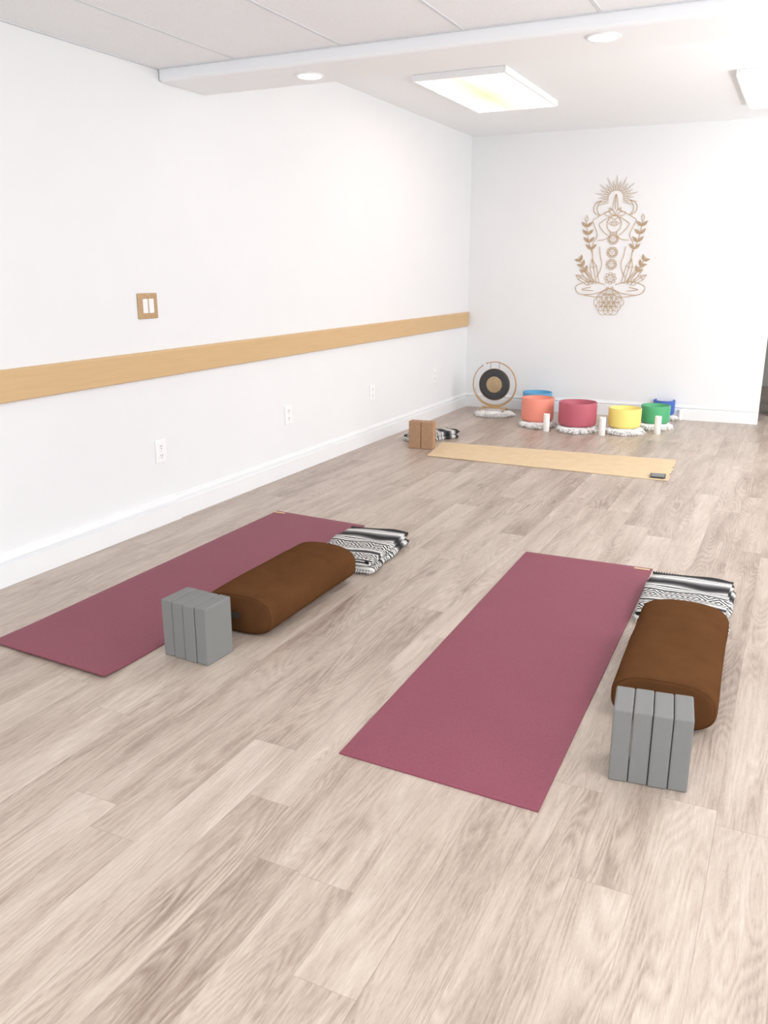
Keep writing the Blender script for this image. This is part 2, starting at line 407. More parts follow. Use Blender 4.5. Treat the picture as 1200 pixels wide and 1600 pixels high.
# ---------------------------------------------------------------- wall art
pt_, pb_ = P(966, 275, b0, bn), P(949, 493, b0, bn)
pl_, pr_ = P(897, 452, b0, bn), P(1007, 452, b0, bn)
kz = (pt_.z-pb_.z)/218; kx = (pr_-pl_).length/110
base = (pt_+pb_)/2; base.z = (pt_.z+pb_.z)/2
art = tag(empty('wall_art', base + bn*.005, math.atan2(bd.y, bd.x)), 'laser cut wooden line art of a seated meditating figure with sun, moons and leaves', 'wall art')
def A(dx, dy): return Vector((dx*kx, 0, (109-dy)*kz))
REF = Vector((0, 1, 0))
def artpart(name, lines, r=.0052):
    bm = bmesh.new(); r *= .70
    for ln in lines:
        pts, closed = ln if isinstance(ln, tuple) else (ln, False)
        tube(bm, [A(*p) for p in pts], r, 6, closed, .8, REF)
    return build(name, bm, M['art'], art)
def circ(cx, cy, r, n=20, a0=0, a1=360, ry=None):
    ry = ry or r; full = abs(a1-a0) >= 360
    m = n if full else n+1
    pts = [(cx+r*math.cos(math.radians(a0+(a1-a0)*i/n)), cy-ry*math.sin(math.radians(a0+(a1-a0)*i/n))) for i in range(m)]
    return (pts, full)
def smooth(pts, k=5):
    out = []
    n = len(pts)
    for i in range(n-1):
        p0, p1, p2, p3 = pts[max(i-1, 0)], pts[i], pts[i+1], pts[min(i+2, n-1)]
        for j in range(k):
            t = j/k
            out.append(tuple(.5*((2*p1[d])+(-p0[d]+p2[d])*t+(2*p0[d]-5*p1[d]+4*p2[d]-p3[d])*t*t+(-p0[d]+3*p1[d]-3*p2[d]+p3[d])*t**3) for d in (0, 1)))
    out.append(pts[-1]); return out
def mir(l): return [(-a, b) for a, b in l]
# sunburst
L_ = []
for i in range(19):
    a = math.radians(-24+228*i/18); r1 = 34 if i % 2 == 1 else 27; c, s = math.cos(a), math.sin(a)
    w = 1.9
    L_.append(([(13*c-w*s, 33-13*s-w*c), (r1*c, 33-r1*s), (13*c+w*s, 33-13*s+w*c)], False))
L_.append(circ(0, 33, 12, 24, -20, 200))
artpart('sunburst', L_, .0038)
for sgn in (-1, 1):
    cr = smooth([(sgn*a, b) for a, b in [(22, 37), (29, 40), (33, 47), (31, 55), (23, 59), (27, 53), (27, 45), (22, 37)]])
    artpart('crescent_moon', [cr], .0046)
artpart('joined_hands', [smooth([(-4, 52), (-3.5, 42), (0, 27), (3.5, 42), (4, 52)]), [(0, 29), (0, 50)],
                         smooth([(0, 60), (-7, 56), (-9, 48), (-3, 52), (0, 60)]), smooth([(0, 60), (7, 56), (9, 48), (3, 52), (0, 60)]),
                         smooth([(0, 60), (-12, 60), (-16, 55), (-8, 54)]), smooth([(0, 60), (12, 60), (16, 55), (8, 54)])], .0040)
bodyl = [(-4, 50), (-16, 56), (-28, 63), (-33, 68), (-27, 82), (-25, 92), (-30, 101), (-31, 114), (-29, 130), (-27, 144)]
inner = [(-8, 62), (-19, 69), (-23, 74), (-16, 84), (-9, 90)]
neck = [(-5, 85), (-6, 92), (-14, 97), (-24, 98)]
side = [(-20, 108), (-18, 122), (-15, 134), (-17, 146), (-22, 156)]
artpart('figure_outline', [smooth(bodyl), smooth(mir(bodyl)), smooth(inner), smooth(mir(inner)), smooth(neck), smooth(mir(neck)), smooth(side), smooth(mir(side)),
        circ(0, 73, 11, 24, ry=13), smooth([(-11, 70), (-6, 63), (0, 66), (6, 63), (11, 70)])], .0044)
leg = smooth([(-8, 168), (-30, 163), (-50, 168), (-54, 176), (-44, 184), (-20, 182), (2, 174), (18, 186)])
leg2 = smooth([(-44, 184), (-20, 188), (-4, 184)])
artpart('crossed_legs', [leg, mir(leg), leg2, mir(leg2), smooth([(-30, 172), (-44, 176), (-26, 178)]), smooth([(30, 172), (44, 176), (26, 178)])], .0046)
for cy, r, petals in ((72, 6.5, 2), (96, 8.4, 12), (117, 8.4, 12), (136, 8.4, 10), (158, 8.4, 8), (180, 8.4, 6)):
    L_ = [circ(0, cy, r*.62, 18)]
    if petals > 2:
        for k in range(petals):
            a = 2*PI*k/petals; q = r*.17 if petals > 8 else r*.24
            L_.append(circ(r*.86*math.cos(a), cy-r*.86*math.sin(a), q*1.15, 8))
    else:
        for sg in (-1, 1): L_.append([(sg*r*.5, cy-r*.45), (sg*r*1.35, cy), (sg*r*.5, cy+r*.45)])
    q = r*.36
    L_.append(([(-q, cy-q*.6), (q, cy-q*.6), (0, cy+q)], True))
    artpart('chakra_symbol', L_, .0034)
def leafshape(x, y, a, l, w):
    c, s = math.cos(a), math.sin(a)
    f = lambda t, o: (x+c*l*t-s*o*w, y-s*l*t-c*o*w)
    return ([f(0, 0), f(.3, .8), f(.6, .8), f(1, 0), f(.6, -.8), f(.3, -.8)], True)
for sg in (-1, 1):
    L_ = [smooth([(sg*30, 120), (sg*37, 102), (sg*41, 82), (sg*43, 68)])]
    for k, (x, y) in enumerate([(33.5, 112), (37.5, 101), (40, 89), (42, 77)]):
        for d in (-1, 1):
            a = PI/2 - d*.80; L_.append(leafshape(sg*x, y, a if sg > 0 else PI-a, 12, 2.4)); L_.append(leafshape(sg*x, y, a if sg > 0 else PI-a, 10, .8))
    L_.append(leafshape(sg*43, 69, PI/2, 11, 2.4))
    artpart('leaf_sprig', L_, .0042)
    L_ = [smooth([(sg*26, 162), (sg*40, 146), (sg*52, 124)])]
    for (x, y) in ((44.5, 138), (48.5, 130), (39.5, 147)):
        for d in (-1, 1):
            a = .95 - d*.75; L_.append(leafshape(sg*x, y, a if sg > 0 else PI-a, 10, 2.2)); L_.append(leafshape(sg*x, y, a if sg > 0 else PI-a, 8.5, .8))
    artpart('leaf_sprig', L_, .0042)
    for (x, y, a, l, w) in ((22, 166, 1.35, 40, 5), (28, 166, .95, 36, 4.6), (33, 166, .55, 26, 4)):
        c, s = math.cos(a), math.sin(a)
        def f(t, o): return (sg*(x+c*l*t-s*o*w), y-s*l*t-c*o*w)
        artpart('crystal', [([f(0, 1), f(.7, 1), f(1, 0), f(.7, -1), f(0, -1)], True), [f(0, .1), f(.65, .1), f(1, 0)], [f(.7, 1), f(.65, .1), f(.7, -1)]], .0040)
L_ = []
for j, row in enumerate((4, 5, 4, 3)):
    for k in range(row):
        x = (k-(row-1)/2)*8; y = 190+j*6.6
        L_.append(circ(x, y, 7.5, 18))
artpart('flower_grid', L_, .0030)

# ---------------------------------------------------------------- yoga mats
def thin_slab(name, pts, th, m, wav=.0, ragged=0, nx=24, ny=60, lift=None):
    A_, B_, C_, D_ = [Vector(p) for p in pts]       # far-left, far-right, near-right, near-left
    cen = (A_+B_+C_+D_)/4; cen.z = 0
    yd = ((A_+B_)-(C_+D_)); rz = math.atan2(yd.y, yd.x)-PI/2
    R = Matrix.Rotation(-rz, 3, 'Z')
    A_, B_, C_, D_ = [R @ (p-cen) for p in (A_, B_, C_, D_)]
    bm = bmesh.new(); T = []; Bm = []
    for j in range(ny+1):
        rt, rb = [], []
        for i in range(nx+1):
            s, t = i/nx, j/ny
            p = (D_*(1-s)+C_*s)*(1-t) + (A_*(1-s)+B_*s)*t
            if ragged:
                e = max(abs(s-.5), 0)*2
                p.x += (noise.noise(Vector((s*3, t*9, 1)))*ragged)*(e**4)
                p.y += (noise.noise(Vector((s*12, t*2, 5)))*ragged*.6)*((abs(t-.5)*2)**8)
            z = wav*(noise.noise(Vector((s*3.1, t*6.3, 3.3)))+.6)
            z = max(z, 0)
            if lift: z += lift(s, t)
            edge = min(i, nx-i, j, ny-j)
            rt.append(bm.verts.new((p.x, p.y, z+th*(.7 if edge == 0 else 1)))); rb.append(bm.verts.new((p.x, p.y, z)))
        T.append(rt); Bm.append(rb)
    for j in range(ny):
        for i in range(nx):
            bm.faces.new((T[j][i], T[j][i+1], T[j+1][i+1], T[j+1][i])); bm.faces.new((Bm[j][i], Bm[j+1][i], Bm[j+1][i+1], Bm[j][i+1]))
    for j in range(ny):
        bm.faces.new((T[j][0], T[j+1][0], Bm[j+1][0], Bm[j][0])); bm.faces.new((T[j][nx], Bm[j][nx], Bm[j+1][nx], T[j+1][nx]))
    for i in range(nx):
        bm.faces.new((T[0][i], Bm[0][i], Bm[0][i+1], T[0][i+1])); bm.faces.new((T[ny][i], T[ny][i+1], Bm[ny][i+1], Bm[ny][i]))
    return bm, cen, rz, (A_, B_, C_, D_)
def mat_thing(px, th, m, label, tagpos, tagmat, wav=0, ragged=0, tagsize=(.05, .02), pts=None, lift=None, group='burgundy yoga mats', trz=0, tagth=.0015):
    pts = pts or [G(*p) for p in px]
    bm, cen, rz, cs = thin_slab('mat', pts, th, m, wav, ragged, lift=lift)
    t = empty('yoga_mat', (cen.x, cen.y, 0), rz)
    tag(t, label, 'yoga mat', group)
    build('mat_sheet', bm, m, t, smooth=False)
    bm = bmesh.new(); w, l = tagsize; box(bm, -w/2, w/2, -l/2, l/2, 0, tagth, .0005, 1)
    p = Matrix.Rotation(-rz, 3, 'Z') @ (G(*tagpos, th)-cen)
    o = build('corner_tag', bm, tagmat, t); o.location = (p.x, p.y, th+wav*1.2+.0003); o.rotation_euler.z = trz
    o['label'] = 'small tag at the mat corner'
    return t, p
mat_thing([(822, 863), (1020, 890), (841, 1270), (530, 1178)], .006, M['rubber'], 'long burgundy yoga mat lying in the middle, left of the right hand bolster', (1003, 889), M['tag'], tagsize=(.075, .016))
Al, Bl, Cl = G(433, 799), G(570, 822), G(163, 1062)
mat_thing(None, .006, M['rubber'], 'long burgundy yoga mat nearest the left wall, cut by the left edge', (437, 801), M['tag'], pts=[Al, Bl, Cl, Cl+(Al-Bl)], tagsize=(.075, .016),
          lift=lambda s, t: .012*max(0, 1-t*8)**2*(.4+.6*s))
tj, pj = mat_thing([(690, 692), (1057, 720), (1043, 752), (667, 713)], .006, M['jute'], 'tan woven jute mat laid crosswise in front of the singing bowls', (1028, 745), M['tagedge'], wav=.004, ragged=.012, tagsize=(.105, .12), group=None, tagth=.008)
bm = bmesh.new(); box(bm, -.044, .044, -.050, .050, .008, .0088); o = build('tag_face', bm, M['darktag'], [c for c in tj.children if c.name.startswith('corner_tag')][0])

# ---------------------------------------------------------------- foam and cork blocks
def block_mesh(w, d, h, bev):
    bm = bmesh.new(); box(bm, -w/2, w/2, -d/2, d/2, 0, h, bev, 3); return bm
def stack(p0, ax, w, n, labels, first, gap=.0015, shifts=None, name='yoga_block', m='foam', group='', cat='yoga block', d=.152, h=.229, bev=.006):
    ax.z = 0; ax.normalize(); pe = Vector((-ax.y, ax.x, 0)); rz = math.atan2(ax.y, ax.x)
    for i in range(n):
        sh = shifts[i] if shifts else 0
        c = p0 + ax*((w+gap)*(i+.5)) + pe*(d/2+sh)
        if first is None: o = first = build(name, block_mesh(w, d, h, bev), M[m])
        else: o = first.copy(); C.objects.link(o)
        o.location = (c.x, c.y, 0); o.rotation_euler = (0, 0, rz)
        tag(o, labels[i], cat, group)
    return first
wds = ['leftmost', 'second from left', 'third from left', 'rightmost']
p0, p1 = G(949, 1218), G(1073, 1240)
fb = stack(p0, p1-p0, .0530, 4, ['grey foam yoga block, %s of four before the right bolster' % w for w in wds], None, shifts=[0, .001, -.002, 0], group='grey foam yoga blocks', gap=.0018, bev=.0055)
p0, p1 = G(262, 1025), G(325, 1042); ax = (p1-p0).normalized()
stack(p1-ax*.218, ax, .0530, 4, ['grey foam yoga block, %s of four beside the left bolster' % w for w in wds], fb, gap=.0016, shifts=[.006, .003, .0, .002], group='grey foam yoga blocks')
p0, p1 = G(638, 700), G(679, 703)
stack(p0, p1-p0, .104, 2, ['speckled brown cork yoga block, left one of the pair by the jute mat', 'speckled brown cork yoga block, right one of the pair by the jute mat'], None, gap=.004, name='cork_block', m='cork', group='cork yoga blocks', bev=.005, d=.085)

# ---------------------------------------------------------------- bolsters
SE = 2.75
def superell(a, b, th, n=SE):
    c, s = math.cos(th), math.sin(th)
    return (a*math.copysign(abs(c)**(2/n), c), b*math.copysign(abs(s)**(2/n), s))
BW, BH, BL = .165, .089, .75
def bolster_mesh():
    bm = bmesh.new(); rings = []; n = 64; r = .022
    rows = []
    for k in range(7):
        a = PI/2*k/6; rows.append((-BL/2+r-r*math.cos(a), r*(1-math.sin(a))))
    for k in range(1, 24): rows.append((-BL/2+r+(BL-2*r)*k/24, 0))
    for k in range(7):
        a = PI/2*(1-k/6); rows.append((BL/2-r+r*math.cos(a), r*(1-math.sin(a))))
    for y, ins in rows:
        ring = []
        for i in range(n):
            x, z = superell(BW-ins, BH-ins, 2*PI*i/n)
            t = y/BL
            fl = 1+.020*noise.noise(Vector((x*9, y*7, z*8)))
            z = z*(1 - .05*abs(2*t)**3 if z > 0 else 1)
            v = Vector((x*fl, y, max(z*fl+BH, 0.0)))
            ring.append(bm.verts.new(v))
        rings.append(ring)
    for a, b in zip(rings, rings[1:]):
        for i in range(n): bm.faces.new((a[i], a[(i+1) % n], b[(i+1) % n], b[i]))
    for ring, s in ((rings[0], -1), (rings[-1], 1)):
        prev = ring
        for f in (.75, .4):
            nr = [bm.verts.new((v.co.x*f, v.co.y+s*.008*(1-f), BH+(v.co.z-BH)*f)) for v in ring]
            for i in range(n):
                bm.faces.new((prev[i], prev[(i+1) % n], nr[(i+1) % n], nr[i]))
            prev = nr
        c = bm.verts.new((0, ring[0].co.y+s*.008, BH))
        for i in range(n): bm.faces.new((prev[i], prev[(i+1) % n], c))
    return bm
def make_bolster():
    t = empty('bolster', (0, 0, 0))
    build('cushion', bolster_mesh(), M['bolster'], t, True)
    for s in (-1, 1):
        bm = bmesh.new()
        tube(bm, [(superell(BW-.009, BH-.009, 2*PI*i/60)[0], s*(BL/2-.006), max(.004, BH+superell(BW-.009, BH-.009, 2*PI*i/60)[1]*(.95 if i < 30 else 1))) for i in range(60)], .0024, 6, True)
        build('piping', bm, M['piping'], t, True)
    bm = bmesh.new()
    pts = []
    for k in range(13):
        u = -1+2*k/12; pts.append((-.03+u*.05, -BL/2-.010-.022*(1-u*u)))
    R = []
    for x, y in pts: R.append([bm.verts.new((x, y, BH-.012+q*.024)) for q in (0, 1)] + [bm.verts.new((x, y-.003, BH-.012+q*.024)) for q in (1, 0)])
    for a, b in zip(R, R[1:]):
        for i in range(4): bm.faces.new((a[i], a[(i+1) % 4], b[(i+1) % 4], b[i]))
    bm.faces.new(R[0]); bm.faces.new(R[-1][::-1])
    st = build('carry_strap', bm, M['strap'], t)
    bm = bmesh.new(); box(bm, -.056, -.014, -BL/2-.037, -BL/2-.034, BH-.050, BH+.042, .001); lb = build('sewn_label', bm, M['strap'], st)
    bm = bmesh.new(); y = -BL/2-.0375; xm = -.035
    def ptl(x0, z0, x1, z1, w): tube(bm, [(x0, y, z0), ((x0+x1)/2+(z1-z0)*w, y, (z0+z1)/2-(x1-x0)*w), (x1, y, z1)], .0013, 5)
    for a in (-60, -30, 0, 30, 60):
        r = math.radians(a); l = .018
        for w in (-.25, .25): ptl(xm, BH-.006, xm+l*math.sin(r), BH-.006+l*math.cos(r), w)
    tube(bm, [(xm-.012, y, BH-.014), (xm+.012, y, BH-.014)], .0013, 5)
    build('lotus_mark', bm, M['mark'], t)
    return t
bo = make_bolster()
def place_bolster(o, nr, heading, label):
    d = Vector((math.sin(heading), math.cos(heading), 0)); rt = Vector((d.y, -d.x, 0))
    c = nr + d*(BL/2) - rt*BW
    o.location = (c.x, c.y, 0); o.rotation_euler.z = -heading
    tag(o, label, 'bolster', 'brown yoga bolsters')
place_bolster(bo, G(425, 1001), math.radians(25.3)-AL, 'brown velour bolster lying on the edge of the left burgundy mat')
bo2 = dup(bo)
place_bolster(bo2, G(1116, 1156), math.radians(24.0)-AL, 'brown velour bolster at the right, behind four grey blocks')

# ---------------------------------------------------------------- folded blankets
def blanket_parts(w, l, layers, th, name, seed):
    t = empty(name, (0, 0, 0)); gap = th*1.02
    prof = []                                       # centre line of the serpentine
    for k in range(layers):
        z = th/2+k*gap; d = 1 if k % 2 == 0 else -1
        inset = .007*((k*7) % 3)
        for q in range(13): prof.append((d*(-1+2*q/12)*(w/2-inset-th*.5), z))
        if k < layers-1:
            for a in (-45, 0, 45): prof.append((d*(w/2-inset-th*.5+th*.5*math.cos(math.radians(a))), z+gap/2+gap/2*math.sin(math.radians(a))*1.0))
    bm = bmesh.new(); ny = 40; hw = th*.46; rows = []
    n = len(prof)
    nor = []
    for i in range(n):
        a = prof[max(i-1, 0)]; b = prof[min(i+1, n-1)]; dx, dz = b[0]-a[0], b[1]-a[1]; L = math.hypot(dx, dz) or 1
        nor.append((-dz/L, dx/L))
    tot = layers*th
    for j in range(ny+1):
        y = -l/2+l*j/ny; up, lo = [], []
        for i, (x, z) in enumerate(prof):
            nx, nz = nor[i]
            f = (noise.noise(Vector((x*8+seed, y*10, 2)))*.013 + noise.noise(Vector((x*4+seed, y*26, 7)))*.004)*(z/tot)
            f -= .006*(abs(2*x/w)**4)*(z/tot)
            xo = noise.noise(Vector((y*6, z*60, seed)))*.012
            yo = noise.noise(Vector((x*5, z*70, seed+4)))*.024*abs(2*j/ny-1)**2
            e = 1 if 1 < j < ny-1 else (.8 if 0 < j < ny else .5)
            zt = z+nz*hw*e+f; zb = z-nz*hw*e+f
            up.append(bm.verts.new((x+nx*hw*e+xo, y+yo, max(zt, .001)))); lo.append(bm.verts.new((x-nx*hw*e+xo, y+yo, max(zb, .001))))
        rows.append(up+lo[::-1])
    m = len(rows[0])
    for a, b in zip(rows, rows[1:]):
        for i in range(m): bm.faces.new((a[i], a[(i+1) % m], b[(i+1) % m], b[i]))
    for row in (rows[0], rows[-1]):
        for i in range(n-1): bm.faces.new((row[i], row[i+1], row[m-2-i], row[m-1-i]))
    build('folded_cloth', bm, M['blanket'], t, True)
    bm = bmesh.new(); rnd = random.Random(seed)
    y0 = -(l/2-.004); z0 = th*1.5
    tube(bm, [(-w/2+.01, y0, z0), (w/2-.01, y0, z0)], .003, 6)
    for k in range(26):
        x = -w/2+.012+(w-.024)*k/25; ln = rnd.uniform(.020, .036); dx = rnd.uniform(-.010, .010)
        tube(bm, [(x, y0, z0), (x+dx*.5, y0-ln*.5, z0*.7+.002), (x+dx, y0-ln, max(.003, z0*.25))], [.0032, .003, .0014], 5)
    build('fringe', bm, M['yarn'], t, True)
    bm = bmesh.new(); zt = layers*gap-.008
    tube(bm, [(-w/2+.01, l/2-.003, zt-.004), (w/2-.01, l/2-.003, zt-.004)], .003, 6)
    for k in range(30):
        x = -w/2+.008+(w-.016)*k/29
        tube(bm, [(x, l/2-.006, zt-.003), (x, l/2+.005, zt-.001), (x, l/2+.011, zt-.012)], .0034, 5)
    build('edge_stitching', bm, M['yarnblack'], t, True)
    return t
bl = blanket_parts(.31, .53, 4, .016, 'folded_blanket', 3)
def place_blanket(o, near_right, heading, w, l, label, z=0):
    d = Vector((math.sin(heading), math.cos(heading), 0)); rt = Vector((d.y, -d.x, 0))
    c = near_right + d*(l/2) - rt*(w/2)
    o.location = (c.x, c.y, z); o.rotation_euler.z = -heading
    tag(o, label, 'blanket', 'folded black and white striped blankets')
def WC(xc, yc): return Vector(((cA*xc-sA*yc)*H, (sA*xc+cA*yc)*H, 0))
place_blanket(bl, WC(-.040, 2.725), math.radians(21)-AL, .34, .53, 'folded black and white patterned blanket at the far end of the left bolster', .0065)
bl2 = dup(bl)
place_blanket(bl2, WC(.974, 2.220), math.radians(25)-AL, .366, .51, 'folded black and white patterned blanket at the far end of the right bolster')
bl3 = dup(bl); bl3.scale = (.62, .88, 1.1)
bl.scale = (1.10, 1, 1); bl2.scale = (1.18, .96, 1)
g0, g1 = G(634, 691), G(712, 681)
gc = (g0+g1)/2; dv = g1-g0
bl3.location = (gc.x, gc.y, 0); bl3.rotation_euler.z = math.atan2(dv.y, dv.x)-PI/2
tag(bl3, 'small folded striped blanket lying behind the two cork blocks', 'blanket', 'folded black and white striped blankets')

# ---------------------------------------------------------------- fur rugs, bowls, candles
def away(g): d = Vector((g.x, g.y, 0)); return d.normalized()
RZ = .045
def rug(c, rx, ry, label, inner, seed):
    rnd = random.Random(seed); bm = bmesh.new()
    n = 64
    def hz(r): return RZ-.010 if r < .6 else .003+(RZ-.013)*math.sqrt(max(0, 1-((r-.6)/.4)**2))
    rr = [.0, .4, .6, .7, .8, .87, .93, .97, 1.0]
    prof = [(r, hz(r)) for r in rr]+[(.9, .001), (0, .001)]
    wob = lambda a: 1+.10*noise.noise(Vector((math.cos(a)*1.6, math.sin(a)*1.6, seed)))+.20*noise.noise(Vector((math.cos(a)*3, math.sin(a)*3, seed+9)))
    rings = []
    for r, z in prof:
        if r == 0: rings.append([bm.verts.new((0, 0, z))]); continue
        rings.append([bm.verts.new((rx*r*wob(2*PI*i/n)*math.cos(2*PI*i/n), ry*r*wob(2*PI*i/n)*math.sin(2*PI*i/n), z)) for i in range(n)])
    for a, b in zip(rings, rings[1:]):
        for i in range(n):
            j = (i+1) % n
            if len(a) == 1: bm.faces.new((a[0], b[i], b[j]))
            elif len(b) == 1: bm.faces.new((a[i], b[0], a[j]))
            else: bm.faces.new((a[i], b[i], b[j], a[j]))
    # pile: curved tapering locks, clumped
    for k in range(700):
        a = rnd.uniform(0, 2*PI); r = rnd.uniform(inner, 1.0)**.55
        if r < .5: continue
        z0 = hz(r)-.004
        p = Vector((rx*r*wob(a)*math.cos(a), ry*r*wob(a)*math.sin(a), z0))
        aa = a+rnd.uniform(-1.0, 1.0); ln = rnd.uniform(.018, .054); h = rnd.uniform(.006, .024)
        for q in range(3):
            a2 = aa+rnd.uniform(-.25, .25); d = Vector((math.cos(a2), math.sin(a2), 0)); l2 = ln*rnd.uniform(.7, 1.1)
            mid = p+d*l2*.45; mid.z = min(RZ-.004, z0+h)
            tip = p+d*l2; tip.z = max(.003, min(RZ-.001, z0+rnd.uniform(-.014, .016)))
            w = rnd.uniform(.0030, .0055)
            tube(bm, [p, mid, tip], [w, w*.85, .0006], 4)
    # the trodden pile that carries what stands on it
    lathe(bm, [(0, RZ-.012), (.09, RZ-.012), (.09, RZ), (0, RZ)], 24)
    o = build('fur_rug', bm, M['fur'], None, True, loc=(c.x, c.y, 0))
    return tag(o, label, 'fur rug', 'white faux fur rugs')
def bowl_mat(name, c):
    m, nt, b = newmat(name); L = nt.links
    tc = N(nt, 'ShaderNodeTexCoord'); n = N(nt, 'ShaderNodeTexNoise'); n.inputs['Scale'].default_value = 300
    L.new(tc.outputs['Object'], n.inputs['Vector'])
    cc = lin(c); L.new(mixc(nt, n.outputs[0], tuple(k*.94 for k in cc[:3])+(1,), cc), b.inputs['Base Color'])
    b.inputs['Roughness'].default_value = .5
    return m
def bowl(u, vb, R, h, col, label, rugd=None, seed=1):
    zb = RZ+.0008 if rugd else .001
    g = G(u, vb, zb); c = g+away(g)*R*.85
    if rugd: rug(c-away(g)*rugd[2], rugd[0], rugd[1], rugd[3], .2, seed)
    t = tag(empty('singing_bowl', (c.x, c.y, zb)), label, 'singing bowl', 'crystal singing bowls')
    bm = bmesh.new(); rr = .030
    pr = [(0, 0), (R*.6, 0)]
    for k in range(1, 7):
        a = PI/2*k/6; pr.append((R*.99-rr+rr*math.sin(a), rr-rr*math.cos(a)))
    pr += [(R*.995, h*.5), (R, h-.004), (R-.001, h), (R-.006, h+.001)]
    inn = [(R-.010, h-.002), (R-.013, h*.5)]
    for k in range(6, 0, -1):
        a = PI/2*k/6; inn.append((R*.965-.008-rr+rr*math.sin(a), .01+rr-rr*math.cos(a)))
    inn += [(0, .010)]
    lathe(bm, pr+inn, 56); build('bowl_body', bm, bowl_mat('frosted_'+label.split()[0], col), t, True)
    bm = bmesh.new(); tube(bm, [((R-.006)*math.cos(2*PI*i/56), (R-.006)*math.sin(2*PI*i/56), h-.0005) for i in range(56)], .0042, 6, True)
    build('rim', bm, bowl_mat('rim_'+label.split()[0], tuple(min(255, int(k*.80+20)) for k in col)), t, True)
    return t
bowl(839, 660, .155, .218, (250, 156, 136), 'coral orange crystal singing bowl standing in front of the blue one', (.148, .175, .06, 'white faux fur rug under the coral orange bowl'), 2)
bowl(838, 650, .150, .228, (98, 176, 220), 'light blue crystal singing bowl mostly hidden behind the coral orange bowl', None, 3)
bowl(901, 668, .175, .214, (196, 100, 116), 'dark red crystal singing bowl, widest of the bowls', (.164, .195, .06, 'white faux fur rug under the dark red bowl'), 4)
bowl(974.5, 670.5, .148, .175, (255, 236, 136), 'yellow crystal singing bowl', (.158, .18, .045, 'white faux fur rug under the yellow bowl'), 5)
bowl(1022.5, 663, .134, .163, (88, 182, 126), 'green crystal singing bowl', (.146, .165, .045, 'white faux fur rug under the green bowl'), 6)
bowl(1036, 650, .104, .146, (68, 104, 190), 'navy blue crystal singing bowl, smallest, behind the green one', (.12, .12, .0, 'white faux fur rug under the small navy bowl'), 7)

def candle(u, vb, h, label, first=None):
    g = G(u, vb); c = g+away(g)*.03
    if first is None:
        t = empty('pillar_candle', (c.x, c.y, 0)); R = .029
        bm = bmesh.new(); lathe(bm, [(0, 0), (R*.95, 0), (R, .004), (R, h-.006), (R*.93, h), (R*.8, h-.003), (R*.5, h-.010), (0, h-.012)], 28); build('wax', bm, M['wax'], t, True)
        bm = bmesh.new(); tube(bm, [(0, 0, h-.013), (.001, 0, h-.004), (.003, 0, h+.006)], .0014, 6); build('wick', bm, M['wick'], t)
    else:
        t = dup(first); t.location = (c.x, c.y, 0)
    return tag(t, label, 'candle', 'white pillar candles')
c1 = candle(853, 675, .164, 'white pillar candle in front of the coral orange bowl')
candle(940, 681, .17, 'white pillar candle between the dark red and yellow bowls', c1)
candle(1026.5, 679, .17, 'white pillar candle in front of the green bowl', c1)
candle(1062, 657, .15, 'white pillar candle to the right of the navy bowl, farthest right', c1).scale = (.7, .7, .65)

# ---------------------------------------------------------------- gong
gg = G(771, 644, RZ); gc = gg+away(gg)*.10
rug(gc-away(gg)*.03, .175, .17, 'white faux fur rug under the gong stand', .15, 9)
gr = tag(empty('gong', (gc.x, gc.y, RZ+.0005), math.radians(2)), 'round black and bronze gong hanging in a gold crescent ring stand', 'gong')
RR = .226; zc = .270
bm = bmesh.new(); pts = []; rad = []
for i in range(73):
    a = math.radians(112-346*i/72); pts.append((RR*math.cos(a), 0, zc+RR*math.sin(a))); k = i/72; rad.append(.0040+.005*math.sin(PI*min(1, k*1.0)))
tube(bm, pts, rad, 10, ref=Vector((0, 1, 0))); build('ring_frame', bm, M['goldpaint'], gr, True)
bm = bmesh.new(); pts = []
for i in range(31):
    a = math.radians(320-130*i/30); pts.append(((RR-.016)*math.cos(a), 0, zc-.002+(RR-.016)*math.sin(a)))
tube(bm, pts, [.002+.003*math.sin(PI*i/30) for i in range(31)], 8, ref=Vector((0, 1, 0))); build('inner_crescent', bm, M['goldpaint'], gr, True)
for p in [(RR*math.cos(math.radians(112)), zc+RR*math.sin(math.radians(112))), (RR*math.cos(math.radians(-234)), zc+RR*math.sin(math.radians(-234)))]:
    bm = bmesh.new(); bmesh.ops.create_uvsphere(bm, u_segments=14, v_segments=8, radius=.009, matrix=Matrix.Translation((p[0], 0, p[1]))); build('finial', bm, M['goldpaint'], gr, True)
bm = bmesh.new()
box(bm, -.125, .125, -.012, .012, .022, .040, .004)
build('base_bar', bm, M['goldpaint'], gr)
for s in (-1, 1):
    bm = bmesh.new(); tube(bm, [(s*.12, -.085, .0095), (s*.12, -.06, .022), (s*.12, 0, .028), (s*.12, .06, .022), (s*.12, .085, .0095)], .009, 8); build('foot', bm, M['goldpaint'], gr, True)
gd = .160; gz = zc-.002
Mg = Matrix.Translation((0, -.004, gz)) @ Matrix.Rotation(PI/2, 4, 'X')
bm = bmesh.new(); lathe(bm, [(.078, .004), (.10, .006), (gd-.02, .006), (gd, .0), (gd, -.018), (gd-.004, -.018), (gd-.006, -.002), (.078, -.002), (.078, .004)], 56, Mg)
disc = build('gong_disc', bm, M['gongblack'], gr, True)
bm = bmesh.new(); lathe(bm, [(.082, .007), (.05, .009), (.03, .012), (0, .013), (0, -.001), (.082, -.001), (.082, .007)], 48, Mg); build('bronze_centre', bm, M['gold'], disc, True)
bm = bmesh.new(); tube(bm, [((gd-.002)*math.cos(2*PI*i/56), -.006, gz+(gd-.002)*math.sin(2*PI*i/56)) for i in range(56)], .0045, 6, True, ref=Vector((0, 1, 0))); build('disc_rim', bm, M['cord'], disc, True)
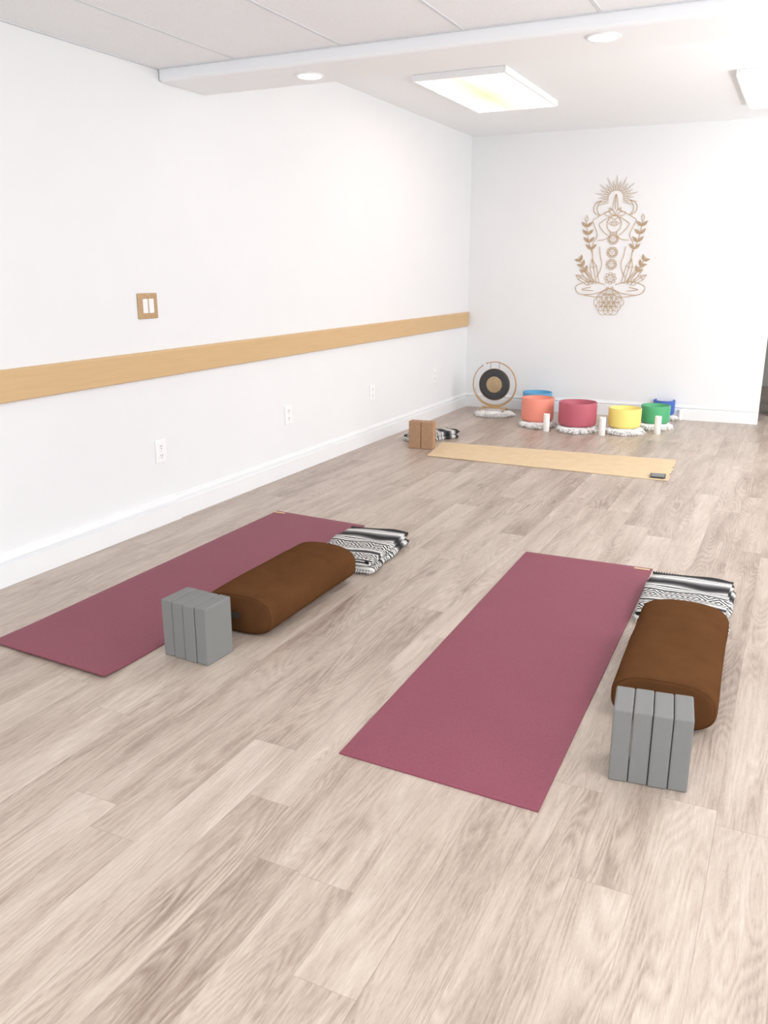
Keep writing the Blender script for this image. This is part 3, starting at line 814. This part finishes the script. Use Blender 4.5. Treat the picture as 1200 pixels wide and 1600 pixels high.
for s in (-1, 1):
    bm = bmesh.new(); xx = s*.045
    tube(bm, [(xx, 0, zc+math.sqrt(RR**2-xx**2)), (xx, -.004, gz+math.sqrt(gd**2-xx**2)-.004)], .0022, 6); build('hanging_cord', bm, M['cord'], gr)

# ---------------------------------------------------------------- glimpse beyond the end wall
sx = b1.x+.06; sy = b1.y+.75
t = tag(empty('shelf_unit', (sx+.42, sy, 0)), 'grey shelf unit just beyond the end wall at the right edge', 'shelf')
for s in (-1, 1):
    bm = bmesh.new(); box(bm, s*.40-.012, s*.40+.012, -.18, .18, 0, .85, .002); build('side_panel', bm, M['cabinet'], t)
for z in (.04, .40, .83):
    bm = bmesh.new(); box(bm, -.387, .387, -.18, .18, z, z+.022, .002); build('shelf', bm, M['alcove'], t)
bm = bmesh.new(); box(bm, -.387, .387, .165, .178, .063, .829); build('back_panel', bm, M['cabinet'], t)
for i, (x, z, lab) in enumerate(((-.2, .0625, 'brown cardboard storage box on the bottom shelf'), (-.2, .4225, 'brown cardboard storage box on the middle shelf'))):
    o = tag(empty('storage_box', (sx+.42+x, sy-.02, z)), lab, 'box', 'brown storage boxes')
    bm = bmesh.new(); box(bm, -.15, .15, -.13, .13, 0, .22, .003); build('box_body', bm, M['boxbrown'], o)
    bm = bmesh.new(); box(bm, -.156, .156, -.136, .136, .2205, .262, .003); build('lid', bm, M['boxbrown'], o)

# ---------------------------------------------------------------- light
w = bpy.data.worlds.new('World'); S.world = w; w.use_nodes = True
w.node_tree.nodes['Background'].inputs[0].default_value = (.86, .93, 1, 1); w.node_tree.nodes['Background'].inputs[1].default_value = 2.05
def area(loc, size, energy, col=(1, 1, 1), rot=(0, 0, 0), sy=None):
    l = bpy.data.lights.new('area', 'AREA'); l.shape = 'RECTANGLE'; l.size = size; l.size_y = sy or size; l.energy = energy; l.color = col
    o = bpy.data.objects.new('area_lamp', l); C.objects.link(o); o.location = loc; o.rotation_euler = rot
    return o
cool = (.965, .985, 1)
area((-1.0, -.6, ZT-.06), 1.2, 48, cool, sy=2.4)
area((1.7, .6, ZT-.06), 1.2, 48, cool, sy=2.4)
area((1.9, 6.4, ZF-.1), .9, 60, cool, sy=2.6)
# added fill lamps by the right hand wall, imitating window daylight (outside the view)
area((3.22, 6.2, 1.35), 1.5, 40, (.93, .965, 1), rot=(0, PI/2, 0), sy=4.0)
area((3.22, 1.6, 1.35), 1.5, 24, (.93, .965, 1), rot=(0, PI/2, 0), sy=3.0)
# up-facing fill added to brighten the ceilings, outside the view at the right
area((1.5, 6.2, 1.2), .8, 84, (.955, .98, 1), rot=(PI, 0, 0), sy=3.6)
area((1.6, 3.0, 1.1), .8, 50, (.955, .98, 1), rot=(PI, 0, 0), sy=2.4)

# ---------------------------------------------------------------- camera
cd = bpy.data.cameras.new('camera'); cam = bpy.data.objects.new('camera', cd); C.objects.link(cam)
cd.sensor_fit = 'VERTICAL'; cd.sensor_height = 36; cd.lens = F/1600*36; cd.clip_start = .05
cam.location = O; cam.rotation_euler = (PI/2-TH, 0, AL)
S.camera = cam
